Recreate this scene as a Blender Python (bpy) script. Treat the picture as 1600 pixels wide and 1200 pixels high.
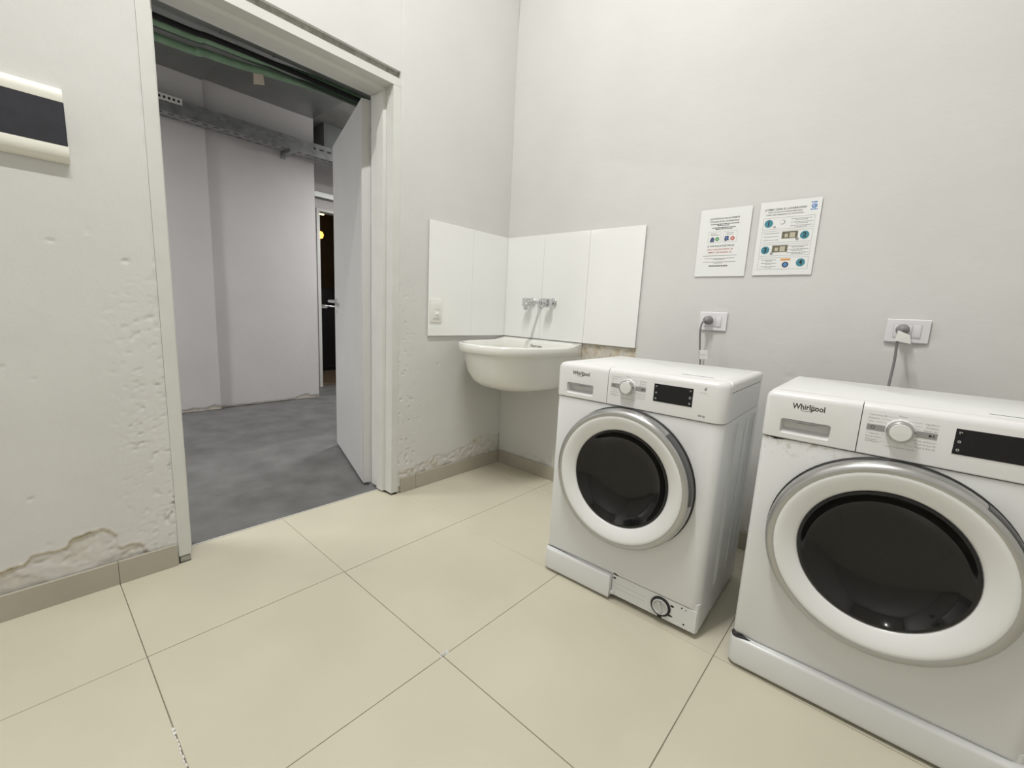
import bpy, bmesh, math, random
import numpy as np
from mathutils import Vector, Matrix
random.seed(4)
S = bpy.context.scene
COL = S.collection
for o in list(bpy.data.objects): bpy.data.objects.remove(o)

# ---------------------------------------------------------------- camera, world, light, exposure
def cam_axes(yaw, pitch, roll):
    cy, sy = math.cos(yaw), math.sin(yaw); cp, sp = math.cos(pitch), math.sin(pitch)
    fwd = Vector((-sy*cp, cy*cp, sp)); right = Vector((cy, sy, 0)); up = right.cross(fwd)
    cr, sr = math.cos(roll), math.sin(roll)
    return cr*right + sr*up, -sr*right + cr*up, fwd
cd = bpy.data.cameras.new('camera'); cam = bpy.data.objects.new('camera', cd); COL.objects.link(cam)
r_, u_, f_ = cam_axes(.7154, -.1638, .0518)
cam.matrix_world = Matrix(((r_.x, u_.x, -f_.x, 1.9464), (r_.y, u_.y, -f_.y, -2.1327), (r_.z, u_.z, -f_.z, 1.0239), (0, 0, 0, 1)))
cd.sensor_fit = 'HORIZONTAL'; cd.sensor_width = 36; cd.lens = 677.47*36/1600; cd.clip_start = .02
S.camera = cam
w = bpy.data.worlds.new('world'); S.world = w; w.use_nodes = True
w.node_tree.nodes['Background'].inputs[0].default_value = (.5, .52, .55, 1)
w.node_tree.nodes['Background'].inputs[1].default_value = .05
S.view_settings.view_transform = 'Standard'; S.view_settings.look = 'None'
S.view_settings.gamma = 1; S.view_settings.use_curve_mapping = False
S.view_settings.exposure = 0.0
ROOM_W, CORR_W = 74, 62
CEIL = 3.9

# ---------------------------------------------------------------- materials
def sset(n, k, v):
    if k in n.inputs: n.inputs[k].default_value = v
def mat(name, col, rough=.5, metal=0, spec=.5, noise=0, nscale=8, bump=0, bscale=60, bdist=.002, emit=None, estr=0, coat=0, detail=5):
    m = bpy.data.materials.new(name); m.use_nodes = True; nt = m.node_tree; b = nt.nodes['Principled BSDF']
    c = (*col, 1)
    sset(b, 'Base Color', c); sset(b, 'Roughness', rough); sset(b, 'Metallic', metal); sset(b, 'Specular IOR Level', spec)
    if coat: sset(b, 'Coat Weight', coat); sset(b, 'Coat Roughness', .08)
    if emit: sset(b, 'Emission Color', (*emit, 1)); sset(b, 'Emission Strength', estr)
    if noise or bump:
        tc = nt.nodes.new('ShaderNodeTexCoord')
    if noise:
        n = nt.nodes.new('ShaderNodeTexNoise'); n.inputs['Scale'].default_value = nscale; n.inputs['Detail'].default_value = detail
        nt.links.new(tc.outputs['Object'], n.inputs['Vector'])
        r = nt.nodes.new('ShaderNodeValToRGB'); r.color_ramp.elements[0].position = .3; r.color_ramp.elements[1].position = .7
        r.color_ramp.elements[0].color = (*[max(0, x*(1-noise)) for x in col], 1)
        r.color_ramp.elements[1].color = (*[min(1, x*(1+noise*.6)) for x in col], 1)
        nt.links.new(n.outputs['Fac'], r.inputs['Fac']); nt.links.new(r.outputs['Color'], b.inputs['Base Color'])
    if bump:
        n2 = nt.nodes.new('ShaderNodeTexNoise'); n2.inputs['Scale'].default_value = bscale; n2.inputs['Detail'].default_value = 6
        nt.links.new(tc.outputs['Object'], n2.inputs['Vector'])
        bp = nt.nodes.new('ShaderNodeBump'); bp.inputs['Strength'].default_value = bump; bp.inputs['Distance'].default_value = bdist
        nt.links.new(n2.outputs['Fac'], bp.inputs['Height']); nt.links.new(bp.outputs['Normal'], b.inputs['Normal'])
    return m

def wall_mat(name, col, bare_shade=(.50, .43, .31)):
    m = mat(name, col, .75, spec=.25); nt = m.node_tree; b = nt.nodes['Principled BSDF']; L = nt.links
    N = nt.nodes.new
    tc = N('ShaderNodeTexCoord')
    n = N('ShaderNodeTexNoise'); n.inputs['Scale'].default_value = 2.2; n.inputs['Detail'].default_value = 7
    L.new(tc.outputs['Object'], n.inputs['Vector'])
    r = N('ShaderNodeValToRGB'); r.color_ramp.elements[0].position = .3; r.color_ramp.elements[1].position = .7
    r.color_ramp.elements[0].color = (*[x*.955 for x in col], 1); r.color_ramp.elements[1].color = (*[min(1, x*1.02) for x in col], 1)
    L.new(n.outputs['Fac'], r.inputs['Fac'])
    at = N('ShaderNodeAttribute'); at.attribute_name = 'bare_shade'
    n3 = N('ShaderNodeTexNoise'); n3.inputs['Scale'].default_value = 45; n3.inputs['Detail'].default_value = 8
    L.new(tc.outputs['Object'], n3.inputs['Vector'])
    r3 = N('ShaderNodeValToRGB'); r3.color_ramp.elements[0].position = .35; r3.color_ramp.elements[1].position = .65
    r3.color_ramp.elements[0].color = (*[x*.75 for x in bare_shade], 1); r3.color_ramp.elements[1].color = (*[min(1, x*1.25) for x in bare_shade], 1)
    L.new(n3.outputs['Fac'], r3.inputs['Fac'])
    mx = N('ShaderNodeMix'); mx.data_type = 'RGBA'
    L.new(at.outputs['Fac'], mx.inputs['Factor']); L.new(r.outputs['Color'], mx.inputs['A']); L.new(r3.outputs['Color'], mx.inputs['B'])
    L.new(mx.outputs['Result'], b.inputs['Base Color'])
    # trowel undulation + fine paint grain
    n4 = N('ShaderNodeTexNoise'); n4.inputs['Scale'].default_value = 7; n4.inputs['Detail'].default_value = 8; n4.inputs['Roughness'].default_value = .6
    L.new(tc.outputs['Object'], n4.inputs['Vector'])
    bp = N('ShaderNodeBump'); bp.inputs['Strength'].default_value = .35; bp.inputs['Distance'].default_value = .008
    L.new(n4.outputs['Fac'], bp.inputs['Height']); L.new(bp.outputs['Normal'], b.inputs['Normal'])
    return m

M = {}
M['wall'] = wall_mat('painted_plaster', (.675, .67, .652))
M['wall_corr'] = wall_mat('corridor_plaster', (.62, .605, .60))
M['ceil'] = mat('ceiling_paint', (.78, .77, .75), .8)
M['tile'] = mat('floor_tile', (.635, .598, .478), .34, noise=.05, nscale=3, bump=.05, bscale=14, bdist=.002)
M['grout'] = mat('grout', (.30, .275, .22), .9, noise=.3, nscale=30)
M['skirt'] = mat('skirting', (.43, .40, .33), .38, noise=.07, nscale=6)
M['cfloor'] = mat('grey_floor_paint', (.150, .151, .147), .6, noise=.26, nscale=6, bump=.25, bscale=22, bdist=.003, detail=9)
M['threshold'] = mat('threshold_white', (.75, .74, .70), .5)
M['frame'] = mat('painted_steel_white', (.66, .665, .63), .42, noise=.04, nscale=9)
M['leaf'] = mat('door_leaf_paint', (.60, .60, .59), .45, noise=.03, nscale=4)
M['groove'] = mat('raw_mortar', (.36, .35, .31), .95, noise=.3, nscale=35, bump=.6, bscale=90)
M['dark'] = mat('dark_void', (.012, .012, .012), .8)
M['chrome'] = mat('chrome', (.66, .67, .68), .07, metal=1)
M['steel'] = mat('satin_steel', (.68, .68, .68), .28, metal=1)
M['silver'] = mat('silver_trim', (.50, .50, .495), .32, metal=.85)
M['grip'] = mat('grip_grey', (.09, .09, .092), .35)
M['white_enamel'] = mat('white_enamel', (.76, .77, .77), .34, coat=.15)
M['white_plastic'] = mat('white_plastic', (.80, .80, .795), .33)
M['ring_white'] = mat('ring_white_plastic', (.83, .835, .83), .26)
M['glass'] = mat('dark_door_glass', (.007, .007, .0065), .07, spec=.42)
M['glassrim'] = mat('glass_rim_black', (.008, .008, .009), .25)
M['black'] = mat('display_black', (.006, .006, .007), .08)
M['gasket'] = mat('black_rubber', (.015, .015, .015), .6)
M['ink'] = mat('black_ink', (.02, .02, .02), .6)
M['inkgrey'] = mat('grey_ink', (.33, .33, .33), .6)
M['inksoft'] = mat('panel_grey_print', (.42, .42, .42), .6)
M['inkred'] = mat('red_ink', (.45, .10, .06), .6)
M['logo'] = mat('logo_bronze', (.07, .06, .04), .35, metal=.3)
M['icon'] = mat('display_icon', (.45, .47, .45), .5)
M['stripgrey'] = mat('panel_grey_strip', (.33, .33, .325), .45)
M['ceramic'] = mat('sink_ceramic', (.82, .82, .775), .14, coat=.4)
M['splash'] = mat('glazed_wall_tile', (.89, .90, .88), .10, coat=.3)
M['joint'] = mat('tile_joint', (.66, .655, .62), .8)
M['switch'] = mat('switch_plastic', (.83, .83, .79), .35)
M['outlet'] = mat('outlet_plastic', (.78, .77, .79), .32)
M['plug'] = mat('plug_grey', (.25, .25, .25), .5)
M['cable'] = mat('cable_grey', (.22, .22, .22), .5)
M['paper'] = mat('paper_white', (.83, .84, .83), .35)
M['teal'] = mat('teal_print', (.06, .25, .32), .6)
M['blue'] = mat('blue_print', (.10, .25, .55), .6)
M['green'] = mat('green_print', (.08, .32, .10), .6)
M['red'] = mat('red_print', (.50, .08, .06), .6)
M['orange'] = mat('orange_print', (.75, .36, .10), .6)
M['olive'] = mat('photo_olive', (.17, .16, .11), .6, noise=.5, nscale=200)
M['cream'] = mat('photo_cream', (.55, .50, .38), .6)
M['navy'] = mat('navy_print', (.06, .07, .14), .6)
M['cream_plastic'] = mat('ivory_plastic', (.80, .79, .71), .35)
M['smoke'] = mat('smoked_cover', (.028, .029, .038), .22, noise=.15, nscale=30)
M['galv'] = mat('galvanised_sheet', (.36, .37, .36), .42, metal=.75, noise=.12, nscale=5)
M['galv2'] = mat('galvanised_duct', (.27, .285, .27), .5, metal=.5, noise=.18, nscale=4)
M['tray'] = mat('cable_tray_steel', (.40, .405, .41), .4, metal=.7, noise=.25, nscale=14)
M['gpipe'] = mat('green_pipe', (.22, .36, .23), .45, noise=.2, nscale=12)
M['gpipe_dark'] = mat('dark_green_pipe', (.055, .085, .06), .55)
M['foam'] = mat('black_foam', (.012, .012, .013), .9, bump=.5, bscale=150)
M['tagbeige'] = mat('beige_tag', (.58, .50, .42), .7)
M['conc'] = mat('concrete', (.24, .24, .225), .9, noise=.25, nscale=4)
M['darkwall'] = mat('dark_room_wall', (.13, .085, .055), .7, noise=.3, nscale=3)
M['brown'] = mat('brown_floor', (.30, .21, .15), .5)
M['amber'] = mat('amber_lamp', (.9, .5, .1), .5, emit=(1, .33, .04), estr=7)
M['tube'] = mat('warm_tube', (1, .9, .6), .5, emit=(1, .72, .22), estr=14)
M['led'] = mat('led_diffuser', (1, 1, 1), .5, emit=(1, .985, .94), estr=6)
M['alu'] = mat('lamp_housing', (.8, .8, .8), .4)
M['cord_tag'] = mat('cord_tag', (.80, .80, .76), .5)
M['filtercap'] = mat('filter_cap', (.62, .62, .61), .35)
def rust_mat():
    m = mat('rusty_enamel', (.76, .77, .77), .3); nt = m.node_tree; b = nt.nodes['Principled BSDF']; N = nt.nodes.new; L = nt.links
    tc = N('ShaderNodeTexCoord'); sp = N('ShaderNodeSeparateXYZ'); L.new(tc.outputs['Object'], sp.inputs[0])
    def ramp(sock, a, b_, c0, c1):
        mr = N('ShaderNodeMapRange'); mr.inputs['From Min'].default_value = a; mr.inputs['From Max'].default_value = b_
        mr.inputs['To Min'].default_value = c0; mr.inputs['To Max'].default_value = c1; L.new(sock, mr.inputs['Value']); return mr.outputs[0]
    def mul(a, b_):
        x = N('ShaderNodeMath'); x.operation = 'MULTIPLY'; L.new(a, x.inputs[0]); L.new(b_, x.inputs[1]); return x.outputs[0]
    n = N('ShaderNodeTexNoise'); n.inputs['Scale'].default_value = 55; n.inputs['Detail'].default_value = 9; L.new(tc.outputs['Object'], n.inputs['Vector'])
    band = mul(ramp(sp.outputs['Z'], .665, .722, 0, 1), ramp(sp.outputs['X'], .05, .26, 1, 0))
    edge = mul(ramp(sp.outputs['Z'], .700, .722, 0, 1), ramp(sp.outputs['X'], .0, .34, 1.3, 0))
    tot = N('ShaderNodeMath'); tot.operation = 'MAXIMUM'; L.new(band, tot.inputs[0]); L.new(edge, tot.inputs[1])
    sp2 = ramp(n.outputs['Fac'], .53, .63, 0, 1)
    fac = mul(tot.outputs[0], sp2)
    fm = N('ShaderNodeMath'); fm.operation = 'MULTIPLY'; fm.use_clamp = True; fm.inputs[1].default_value = .75; L.new(fac, fm.inputs[0])
    mx = N('ShaderNodeMix'); mx.data_type = 'RGBA'; mx.inputs['A'].default_value = (.76, .77, .765, 1); mx.inputs['B'].default_value = (.36, .28, .15, 1)
    L.new(fm.outputs[0], mx.inputs['Factor']); L.new(mx.outputs['Result'], b.inputs['Base Color'])
    return m
M['rusty'] = rust_mat()

# ---------------------------------------------------------------- mesh helpers
def new_obj(name, me, m=None, parent=None, smooth=None):
    o = bpy.data.objects.new(name, me); COL.objects.link(o)
    if m is not None and not me.materials: me.materials.append(M[m] if isinstance(m, str) else m)
    if parent is not None: o.parent = parent
    if smooth is not None:
        me.polygons.foreach_set('use_smooth', [True]*len(me.polygons))
        try: me.set_sharp_from_angle(angle=math.radians(smooth))
        except Exception: pass
    return o
def bm_obj(name, bm, m=None, parent=None, smooth=None):
    bmesh.ops.recalc_face_normals(bm, faces=bm.faces[:])
    me = bpy.data.meshes.new(name); bm.to_mesh(me); bm.free()
    return new_obj(name, me, m, parent, smooth)
def box(bm, x0, x1, y0, y1, z0, z1, bev=0, seg=2):
    g = bmesh.ops.create_cube(bm, size=1)
    vs = g['verts']
    bmesh.ops.scale(bm, vec=(x1-x0, y1-y0, z1-z0), verts=vs); bmesh.ops.translate(bm, vec=((x0+x1)/2, (y0+y1)/2, (z0+z1)/2), verts=vs)
    if bev:
        es = list({e for v in vs for e in v.link_edges})
        bmesh.ops.bevel(bm, geom=es, offset=bev, segments=seg, affect='EDGES', profile=.6)
def bxo(name, d, m, parent=None, bev=0, seg=2):
    bm = bmesh.new(); box(bm, *d, bev=bev, seg=seg); return bm_obj(name, bm, m, parent, 40 if bev else None)
def loft(bm, rings, cap0=True, cap1=True, closed=True):
    vr = [[bm.verts.new(p) for p in r] for r in rings]
    n = len(rings[0])
    for a, b in zip(vr[:-1], vr[1:]):
        for i in range(n if closed else n-1):
            j = (i+1) % n
            try: bm.faces.new((a[i], a[j], b[j], b[i]))
            except ValueError: pass
    if cap0: bm.faces.new(vr[0][::-1])
    if cap1: bm.faces.new(vr[-1])
    return vr
def rrect(x0, x1, y0, y1, r, ins=0, seg=6):
    """outline, r = (x0y0, x1y0, x1y1, x0y1) radii; constant vertex count"""
    x0 += ins; x1 -= ins; y0 += ins; y1 -= ins
    out = []
    for (cx, cy, sx, sy, a0, rad) in ((x0, y0, 1, 1, 180, r[0]), (x1, y0, -1, 1, 270, r[1]), (x1, y1, -1, -1, 0, r[2]), (x0, y1, 1, -1, 90, r[3])):
        rad = max(rad-ins, .0006)
        for k in range(seg+1):
            a = math.radians(a0+90*k/seg); out.append((cx+sx*rad+rad*math.cos(a), cy+sy*rad+rad*math.sin(a)))
    return out
def rprism(bm, x0, x1, y0, y1, r, prof, seg=6):
    return loft(bm, [[(x, y, z) for x, y in rrect(x0, x1, y0, y1, r, ins, seg)] for z, ins in prof])
def lathe(bm, prof, seg=48, axis='Y', c=(0, 0, 0), a0=0, a1=360, cap=False):
    """prof: list (radius, along). axis Y: along = -y (out towards the viewer)"""
    full = abs(a1-a0) >= 360
    n = seg if full else seg+1
    rings = []
    for r, h in prof:
        ring = []
        for k in range(n):
            a = math.radians(a0+(a1-a0)*k/seg)
            if axis == 'Y': ring.append((c[0]+r*math.cos(a), c[1]-h, c[2]+r*math.sin(a)))
            elif axis == 'Z': ring.append((c[0]+r*math.cos(a), c[1]+r*math.sin(a), c[2]+h))
            else: ring.append((c[0]+h, c[1]+r*math.cos(a), c[2]+r*math.sin(a)))
        rings.append(ring)
    return loft(bm, rings, cap and full, cap and full, full)
def tube_pts(bm, pts, r, seg=10):
    pts = [Vector(p) for p in pts]; rings = []
    up = Vector((0, 0, 1)); 
    for i, p in enumerate(pts):
        d = (pts[min(i+1, len(pts)-1)]-pts[max(i-1, 0)]).normalized()
        ref = up if abs(d.dot(up)) < .95 else Vector((1, 0, 0))
        s = d.cross(ref).normalized(); t = s.cross(d).normalized()
        rr = r[i] if isinstance(r, (list, tuple)) else r
        rings.append([tuple(p+s*rr*math.cos(2*math.pi*k/seg)+t*rr*math.sin(2*math.pi*k/seg)) for k in range(seg)])
    loft(bm, rings)
def spline(pts, n=8):
    P = [Vector(p) for p in pts]; out = []
    for i in range(len(P)-1):
        p0, p1, p2, p3 = P[max(i-1, 0)], P[i], P[i+1], P[min(i+2, len(P)-1)]
        for k in range(n):
            t = k/n
            out.append(.5*((2*p1)+(-p0+p2)*t+(2*p0-5*p1+4*p2-p3)*t*t+(-p0+3*p1-3*p2+p3)*t**3))
    out.append(P[-1]); return out
def empty(name, loc=(0, 0, 0), rz=0):
    o = bpy.data.objects.new(name, None); COL.objects.link(o); o.location = loc; o.rotation_euler = (0, 0, rz); o.empty_display_size = .05
    return o
def tag(o, label=None, cat=None, group=None, kind=None):
    if label: o['label'] = label
    if cat: o['category'] = cat
    if group: o['group'] = group
    if kind: o['kind'] = kind
    return o
def cut(o, cutters):
    """boolean difference, baked into the mesh"""
    dg = bpy.context.evaluated_depsgraph_get()
    for c in cutters:
        md = o.modifiers.new('cut', 'BOOLEAN'); md.operation = 'DIFFERENCE'; md.object = c; md.solver = 'EXACT'
    for c in cutters: c.parent = o.parent
    bpy.context.view_layer.update()
    dg = bpy.context.evaluated_depsgraph_get()
    me = bpy.data.meshes.new_from_object(o.evaluated_get(dg))
    o.modifiers.clear(); old = o.data; o.data = me; bpy.data.meshes.remove(old)
    for c in cutters: bpy.data.objects.remove(c)
    me.polygons.foreach_set('use_smooth', [True]*len(me.polygons))
    try: me.set_sharp_from_angle(angle=math.radians(35))
    except Exception: pass
    return o
# ---- flat print: text collected, converted in one go at the end
TEXTS = []   # (curve object, target key)
TARGET = {}
def text(key, s, size, x, z, align='LEFT', y=0., shear=0., sx=1., rot=0., thick=.0, bold=0.):
    """text lying in the local XZ plane facing -Y; key = (parent, name, material)"""
    c = bpy.data.curves.new('t', 'FONT'); c.body = s; c.size = size; c.align_x = align; c.align_y = 'CENTER'; c.shear = shear; c.offset = bold
    c.resolution_u = 2
    o = bpy.data.objects.new('t', c); COL.objects.link(o)
    o.matrix_world = Matrix.Translation((x, y, z)) @ Matrix.Rotation(math.pi/2, 4, 'X') @ Matrix.Rotation(rot, 4, 'Z') @ Matrix.Diagonal((sx, 1, 1, 1))
    TEXTS.append((o, key))
def shape(key, verts, faces):
    TARGET.setdefault(key, [[], []]); V, F = TARGET[key]; k = len(V)
    V.extend(verts); F.extend([tuple(i+k for i in f) for f in faces])
def rect(key, x0, x1, z0, z1, y=0.):
    shape(key, [(x0, y, z0), (x1, y, z0), (x1, y, z1), (x0, y, z1)], [(0, 1, 2, 3)])
def disc(key, x, z, r, y=0., n=24, r2=None):
    shape(key, [(x+r*math.cos(2*math.pi*k/n), y, z+(r2 or r)*math.sin(2*math.pi*k/n)) for k in range(n)], [tuple(range(n))])
def ringshape(key, x, z, r0, r1, y=0., n=24, a0=0, a1=360):
    V = []; full = a1-a0 >= 360; m = n if full else n+1
    for k in range(m):
        a = math.radians(a0+(a1-a0)*k/n); V += [(x+r0*math.cos(a), y, z+r0*math.sin(a)), (x+r1*math.cos(a), y, z+r1*math.sin(a))]
    F = [(2*k, 2*k+1, (2*k+3) % (2*m), (2*k+2) % (2*m)) for k in range(n)]
    shape(key, V, F)
def frame(key, x0, x1, z0, z1, t, y=0.):
    rect(key, x0, x1, z0, z0+t, y); rect(key, x0, x1, z1-t, z1, y); rect(key, x0, x0+t, z0, z1, y); rect(key, x1-t, x1, z0, z1, y)
def dashes(key, x0, x1, z, h, y=0., rnd=None):
    """illegible small print: word-like bars"""
    rnd = rnd or random; x = x0
    while x < x1-.002:
        w_ = min(rnd.uniform(.004, .012), x1-x); rect(key, x, x+w_, z-h/2, z+h/2, y); x += w_+.0016
def polyline(key, pts, t, y=0.):
    for (xa, za), (xb, zb) in zip(pts[:-1], pts[1:]):
        d = math.hypot(xb-xa, zb-za) or 1; nx, nz = -(zb-za)/d*t/2, (xb-xa)/d*t/2
        shape(key, [(xa+nx, y, za+nz), (xb+nx, y, zb+nz), (xb-nx, y, zb-nz), (xa-nx, y, za-nz)], [(0, 1, 2, 3)])
KEYS = {}
def key(parent, name, m, stuff=True):
    k = (len(KEYS)); KEYS[k] = (parent, name, m, stuff); return k
def flush_print():
    bpy.context.view_layer.update(); dg = bpy.context.evaluated_depsgraph_get()
    for o, k in TEXTS:
        me = o.evaluated_get(dg).to_mesh(); mw = o.matrix_world
        shape(k, [tuple(mw @ v.co) for v in me.vertices], [tuple(p.vertices) for p in me.polygons])
        o.evaluated_get(dg).to_mesh_clear()
    for o, k in TEXTS:
        c = o.data; bpy.data.objects.remove(o); bpy.data.curves.remove(c)
    for k, (V, F) in TARGET.items():
        parent, name, m, stuff = KEYS[k]
        me = bpy.data.meshes.new(name); me.from_pydata(V, [], F); me.update(); o = new_obj(name, me, m, parent)
        if stuff: o['kind'] = 'stuff'

# numpy value noise
_rs = np.random.RandomState(7); _tab = _rs.rand(256, 256)
def vnoise(x, y):
    xi = np.floor(x).astype(int); yi = np.floor(y).astype(int); fx = x-xi; fy = y-yi
    fx = fx*fx*(3-2*fx); fy = fy*fy*(3-2*fy)
    g = lambda a, b: _tab[a & 255, b & 255]
    return (g(xi, yi)*(1-fx)+g(xi+1, yi)*fx)*(1-fy)+(g(xi, yi+1)*(1-fx)+g(xi+1, yi+1)*fx)*fy
def fbm(x, y, o=4):
    s = 0; a = .5
    for k in range(o): s = s+a*vnoise(x*2**k+17.3*k, y*2**k+5.1*k); a *= .5
    return s
def sstep(a, b, x):
    t = np.clip((x-a)/(b-a), 0, 1); return t*t*(3-2*t)

# ---------------------------------------------------------------- SETTING: walls
TH = .19                      # thickness of the door wall
DL, DR, DT = -1.796, -.815, 2.09   # rough opening (outer frame edges)
RX, RY = 3.3, -3.6            # room extent
class Grid:
    def __init__(s): s.V = []; s.F = []; s.A = []
    def add(s, us, vs, fn):
        U, Vv = np.meshgrid(np.array(us), np.array(vs)); P, a = fn(U, Vv); k = len(s.V); nu, nv = len(us), len(vs)
        s.V += [tuple(p) for p in P.reshape(-1, 3)]; s.A += list(a.reshape(-1))
        for j in range(nv-1):
            for i in range(nu-1):
                q = k+j*nu+i; s.F.append((q, q+1, q+nu+1, q+nu))
    def box(s, x0, x1, y0, y1, z0, z1):
        k = len(s.V); s.V += [(x, y, z) for x in (x0, x1) for y in (y0, y1) for z in (z0, z1)]; s.A += [0]*8
        for f in ((0, 1, 3, 2), (4, 6, 7, 5), (0, 4, 5, 1), (2, 3, 7, 6), (0, 2, 6, 4), (1, 5, 7, 3)): s.F.append(tuple(k+i for i in f))
    def quad(s, a, b, c, d):
        k = len(s.V); s.V += [a, b, c, d]; s.A += [0]*4; s.F.append((k, k+1, k+2, k+3))
    def build(s, name, m):
        me = bpy.data.meshes.new(name); me.from_pydata(s.V, [], s.F); me.update()
        at = me.attributes.new('bare_shade', 'FLOAT', 'POINT'); at.data.foreach_set('value', np.array(s.A, dtype=np.float32))
        return tag(new_obj(name, me, m, None, 50), kind='structure')
def steps(*seg):
    out = [seg[0]]
    for a, b, d in zip(seg[0::2], seg[2::2], seg[1::2]):
        n = max(1, int(round((b-a)/d))); out += [a+(b-a)*(k+1)/n for k in range(n)]
    return out
def relief_left(Y, Z):
    h = (fbm(Y*2.3, Z*2.3, 3)-.45)*.004
    bare_shade = np.zeros_like(Y)
    n1 = fbm(Y*28, Z*28, 4); n2 = fbm(Y*70+9, Z*70, 3)
    # flaked patch over the skirting left of the door
    top = np.interp(Y, [-2.5, -2.24, -2.179, -2.164, -2.086, -2.074, -1.999, -1.968, -1.960, -1.938, -1.905, -1.885, -1.87], [.17, .158, .167, .187, .184, .203, .211, .19, .128, .133, .128, .09, .04])
    d = top+(n1-.47)*.030-Z
    m = sstep(-.001, .004, d)*(Y < -1.8)
    keep = sstep(.50, .57, fbm(Y*17+3, Z*22, 4))*.9        # scraps of paint left inside the patch
    h -= m*(.0055+.006*(n2-.4)); h += m*keep*.003
    edge = np.exp(-(d/.006)**2)*(Y < -1.86)
    h += edge*.0022                                  # lifted paint lip
    bare_shade = np.maximum(bare_shade, m*(.30+.7*edge)*(1-.6*keep)+.6*edge)  # bare plaster inside; tan along the edge paints the lip's shadow line
    # pock-marked plaster beside the left jamb
    pm = sstep(-1.99, -1.845, Y)*sstep(1.12, .95, Z)*(Y < -1.79)*(.35+.65*sstep(.42, .58, fbm(Y*9, Z*7+4, 2)))
    pk = sstep(.51, .60, fbm(Y*72, Z*88, 2)); h -= pm*pk*.0078
    ck = np.exp(-((fbm(Y*13+30, Z*34+3, 3)-.47)/.010)**2); h -= pm*ck*.0032
    # crumbling foot of the wall between the door and the corner
    top2 = np.interp(Y, [-.82, -.735, -.624, -.554, -.454, -.27, -.214, -.095, -.02, 0], [.13, .125, .15, .165, .15, .19, .218, .215, .19, .2])
    d2 = top2+(n1-.47)*.05-Z
    m2 = sstep(-.004, .012, d2)*(Y > -.82)
    h -= m2*(.002+.011*(n2-.42)); e2 = np.exp(-((d2-.004)/.007)**2)*(Y > -.82)
    h += e2*.0012*sstep(.45, .6, n1)
    bare_shade = np.maximum(bare_shade, m2*(.12+.42*sstep(.50, .60, fbm(Y*42+8, Z*48, 4))))
    pm3 = (Y > -.82)*sstep(-.60, -.80, Y)*sstep(1.35, .9, Z)
    h -= pm3*sstep(.57, .63, fbm(Y*62+4, Z*66, 2))*.0042
    # mortar crack line along the frame
    ej = np.exp(-((Y+.808)/.0035)**2)*sstep(.42, .55, fbm(Y*30, Z*30, 2)); h -= ej*.003
    ej = np.exp(-((Y+1.800)/.003)**2)*sstep(.42, .55, fbm(Y*30+8, Z*30, 2)); h -= ej*.003
    # sparse pits
    h -= sstep(.66, .70, fbm(Y*24+50, Z*24, 2))*.003*(Z < 2)
    h = np.minimum(h, .0045)
    return h, bare_shade
def fl(U, Vv):
    h, b = relief_left(U, Vv); return np.stack([h, U, Vv], -1), b
g = Grid()
zs = steps(0, .0055, 1.2, .016, DT+.034, .06, CEIL)
g.add(steps(RY, .1, -2.32, .0055, DL), zs, fl)
g.add(steps(DR, .0055, -.55, .0075, 0), zs, fl)
g.add(steps(DL, .06, DR), steps(DT+.034, .06, CEIL), fl)
g.box(-TH, -.014, RY-.1, DL, 0, CEIL); g.box(-TH, -.014, DR, 0, 0, CEIL); g.box(-TH, -.022, DL, DR, DT+.002, CEIL)
g.quad((0, DL, DT+.034), (0, DR, DT+.034), (-.03, DR, DT+.034), (-.03, DL, DT+.034))
for yy in (DL, DR): g.quad((.0, yy, 0), (-.03, yy, 0), (-.03, yy, CEIL), (.0, yy, CEIL))
wl = g.build('wall_left', 'wall')
bm = bmesh.new(); box(bm, -.024, -.016, DL+.001, DR-.001, DT, DT+.034); bm_obj('lintel_groove', bm, 'groove', wl)
def relief_back(X, Z):
    h = (fbm(X*2.1+40, Z*2.1, 3)-.45)*.004; n1 = fbm(X*30+11, Z*30, 4); n2 = fbm(X*75, Z*75+5, 3)
    d = np.minimum(np.minimum(.875-Z, Z-(.72+.08*n1)), np.minimum(X-.60, .94-X+(n1-.5)*.05))
    m = sstep(0, .01, d); bare_shade = m*(.45+.4*sstep(.45, .6, n1)); h -= m*(.003+.006*(n2-.4))
    top = .115+.03*sstep(.3, .4, X)
    d2 = top+(n1-.47)*.05-Z; m2 = sstep(-.004, .01, d2); h -= m2*(.0015+.004*(n2-.42)); bare_shade = np.maximum(bare_shade, m2*.25*sstep(.45, .6, n1))
    # hairline trowel crack falling to the right + chips round the sockets
    zc = np.interp(X, [.2, .255, .63, .888, 1.19, 1.409, 1.5], [2.17, 2.153, 1.956, 1.874, 1.638, 1.568, 1.5])
    h -= np.exp(-((Z-zc-(n1-.5)*.02)/.006)**2)*.0012*sstep(.38, .55, fbm(X*12, Z*3, 2))*(X > .24)*(X < 1.5)
    for ox, oz, ax, az in ((1.30, 1.03, .085, .062), (1.972, 1.03, .085, .062)):
        rr = np.sqrt(((X-ox)/ax)**2+((Z-oz)/az)**2); h -= np.exp(-((rr-1)/.16)**2)*sstep(.5, .62, fbm(X*38, Z*38, 3))*.0028
    h -= sstep(.67, .71, fbm(X*22+5, Z*22+60, 2))*.0025
    return np.minimum(h, .004), bare_shade
def fb(U, Vv):
    h, b = relief_back(U, Vv); return np.stack([U, -h, Vv], -1), b
g = Grid()
g.add(steps(0, .007, 1.02, .012, 2.3, .1, RX), steps(0, .007, .26, .012, .70, .007, .90, .012, 1.7, .02, 2.2, .08, CEIL), fb)
g.box(-TH, RX+.1, .014, .15, 0, CEIL)
wb = g.build('wall_back', 'wall')
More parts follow.
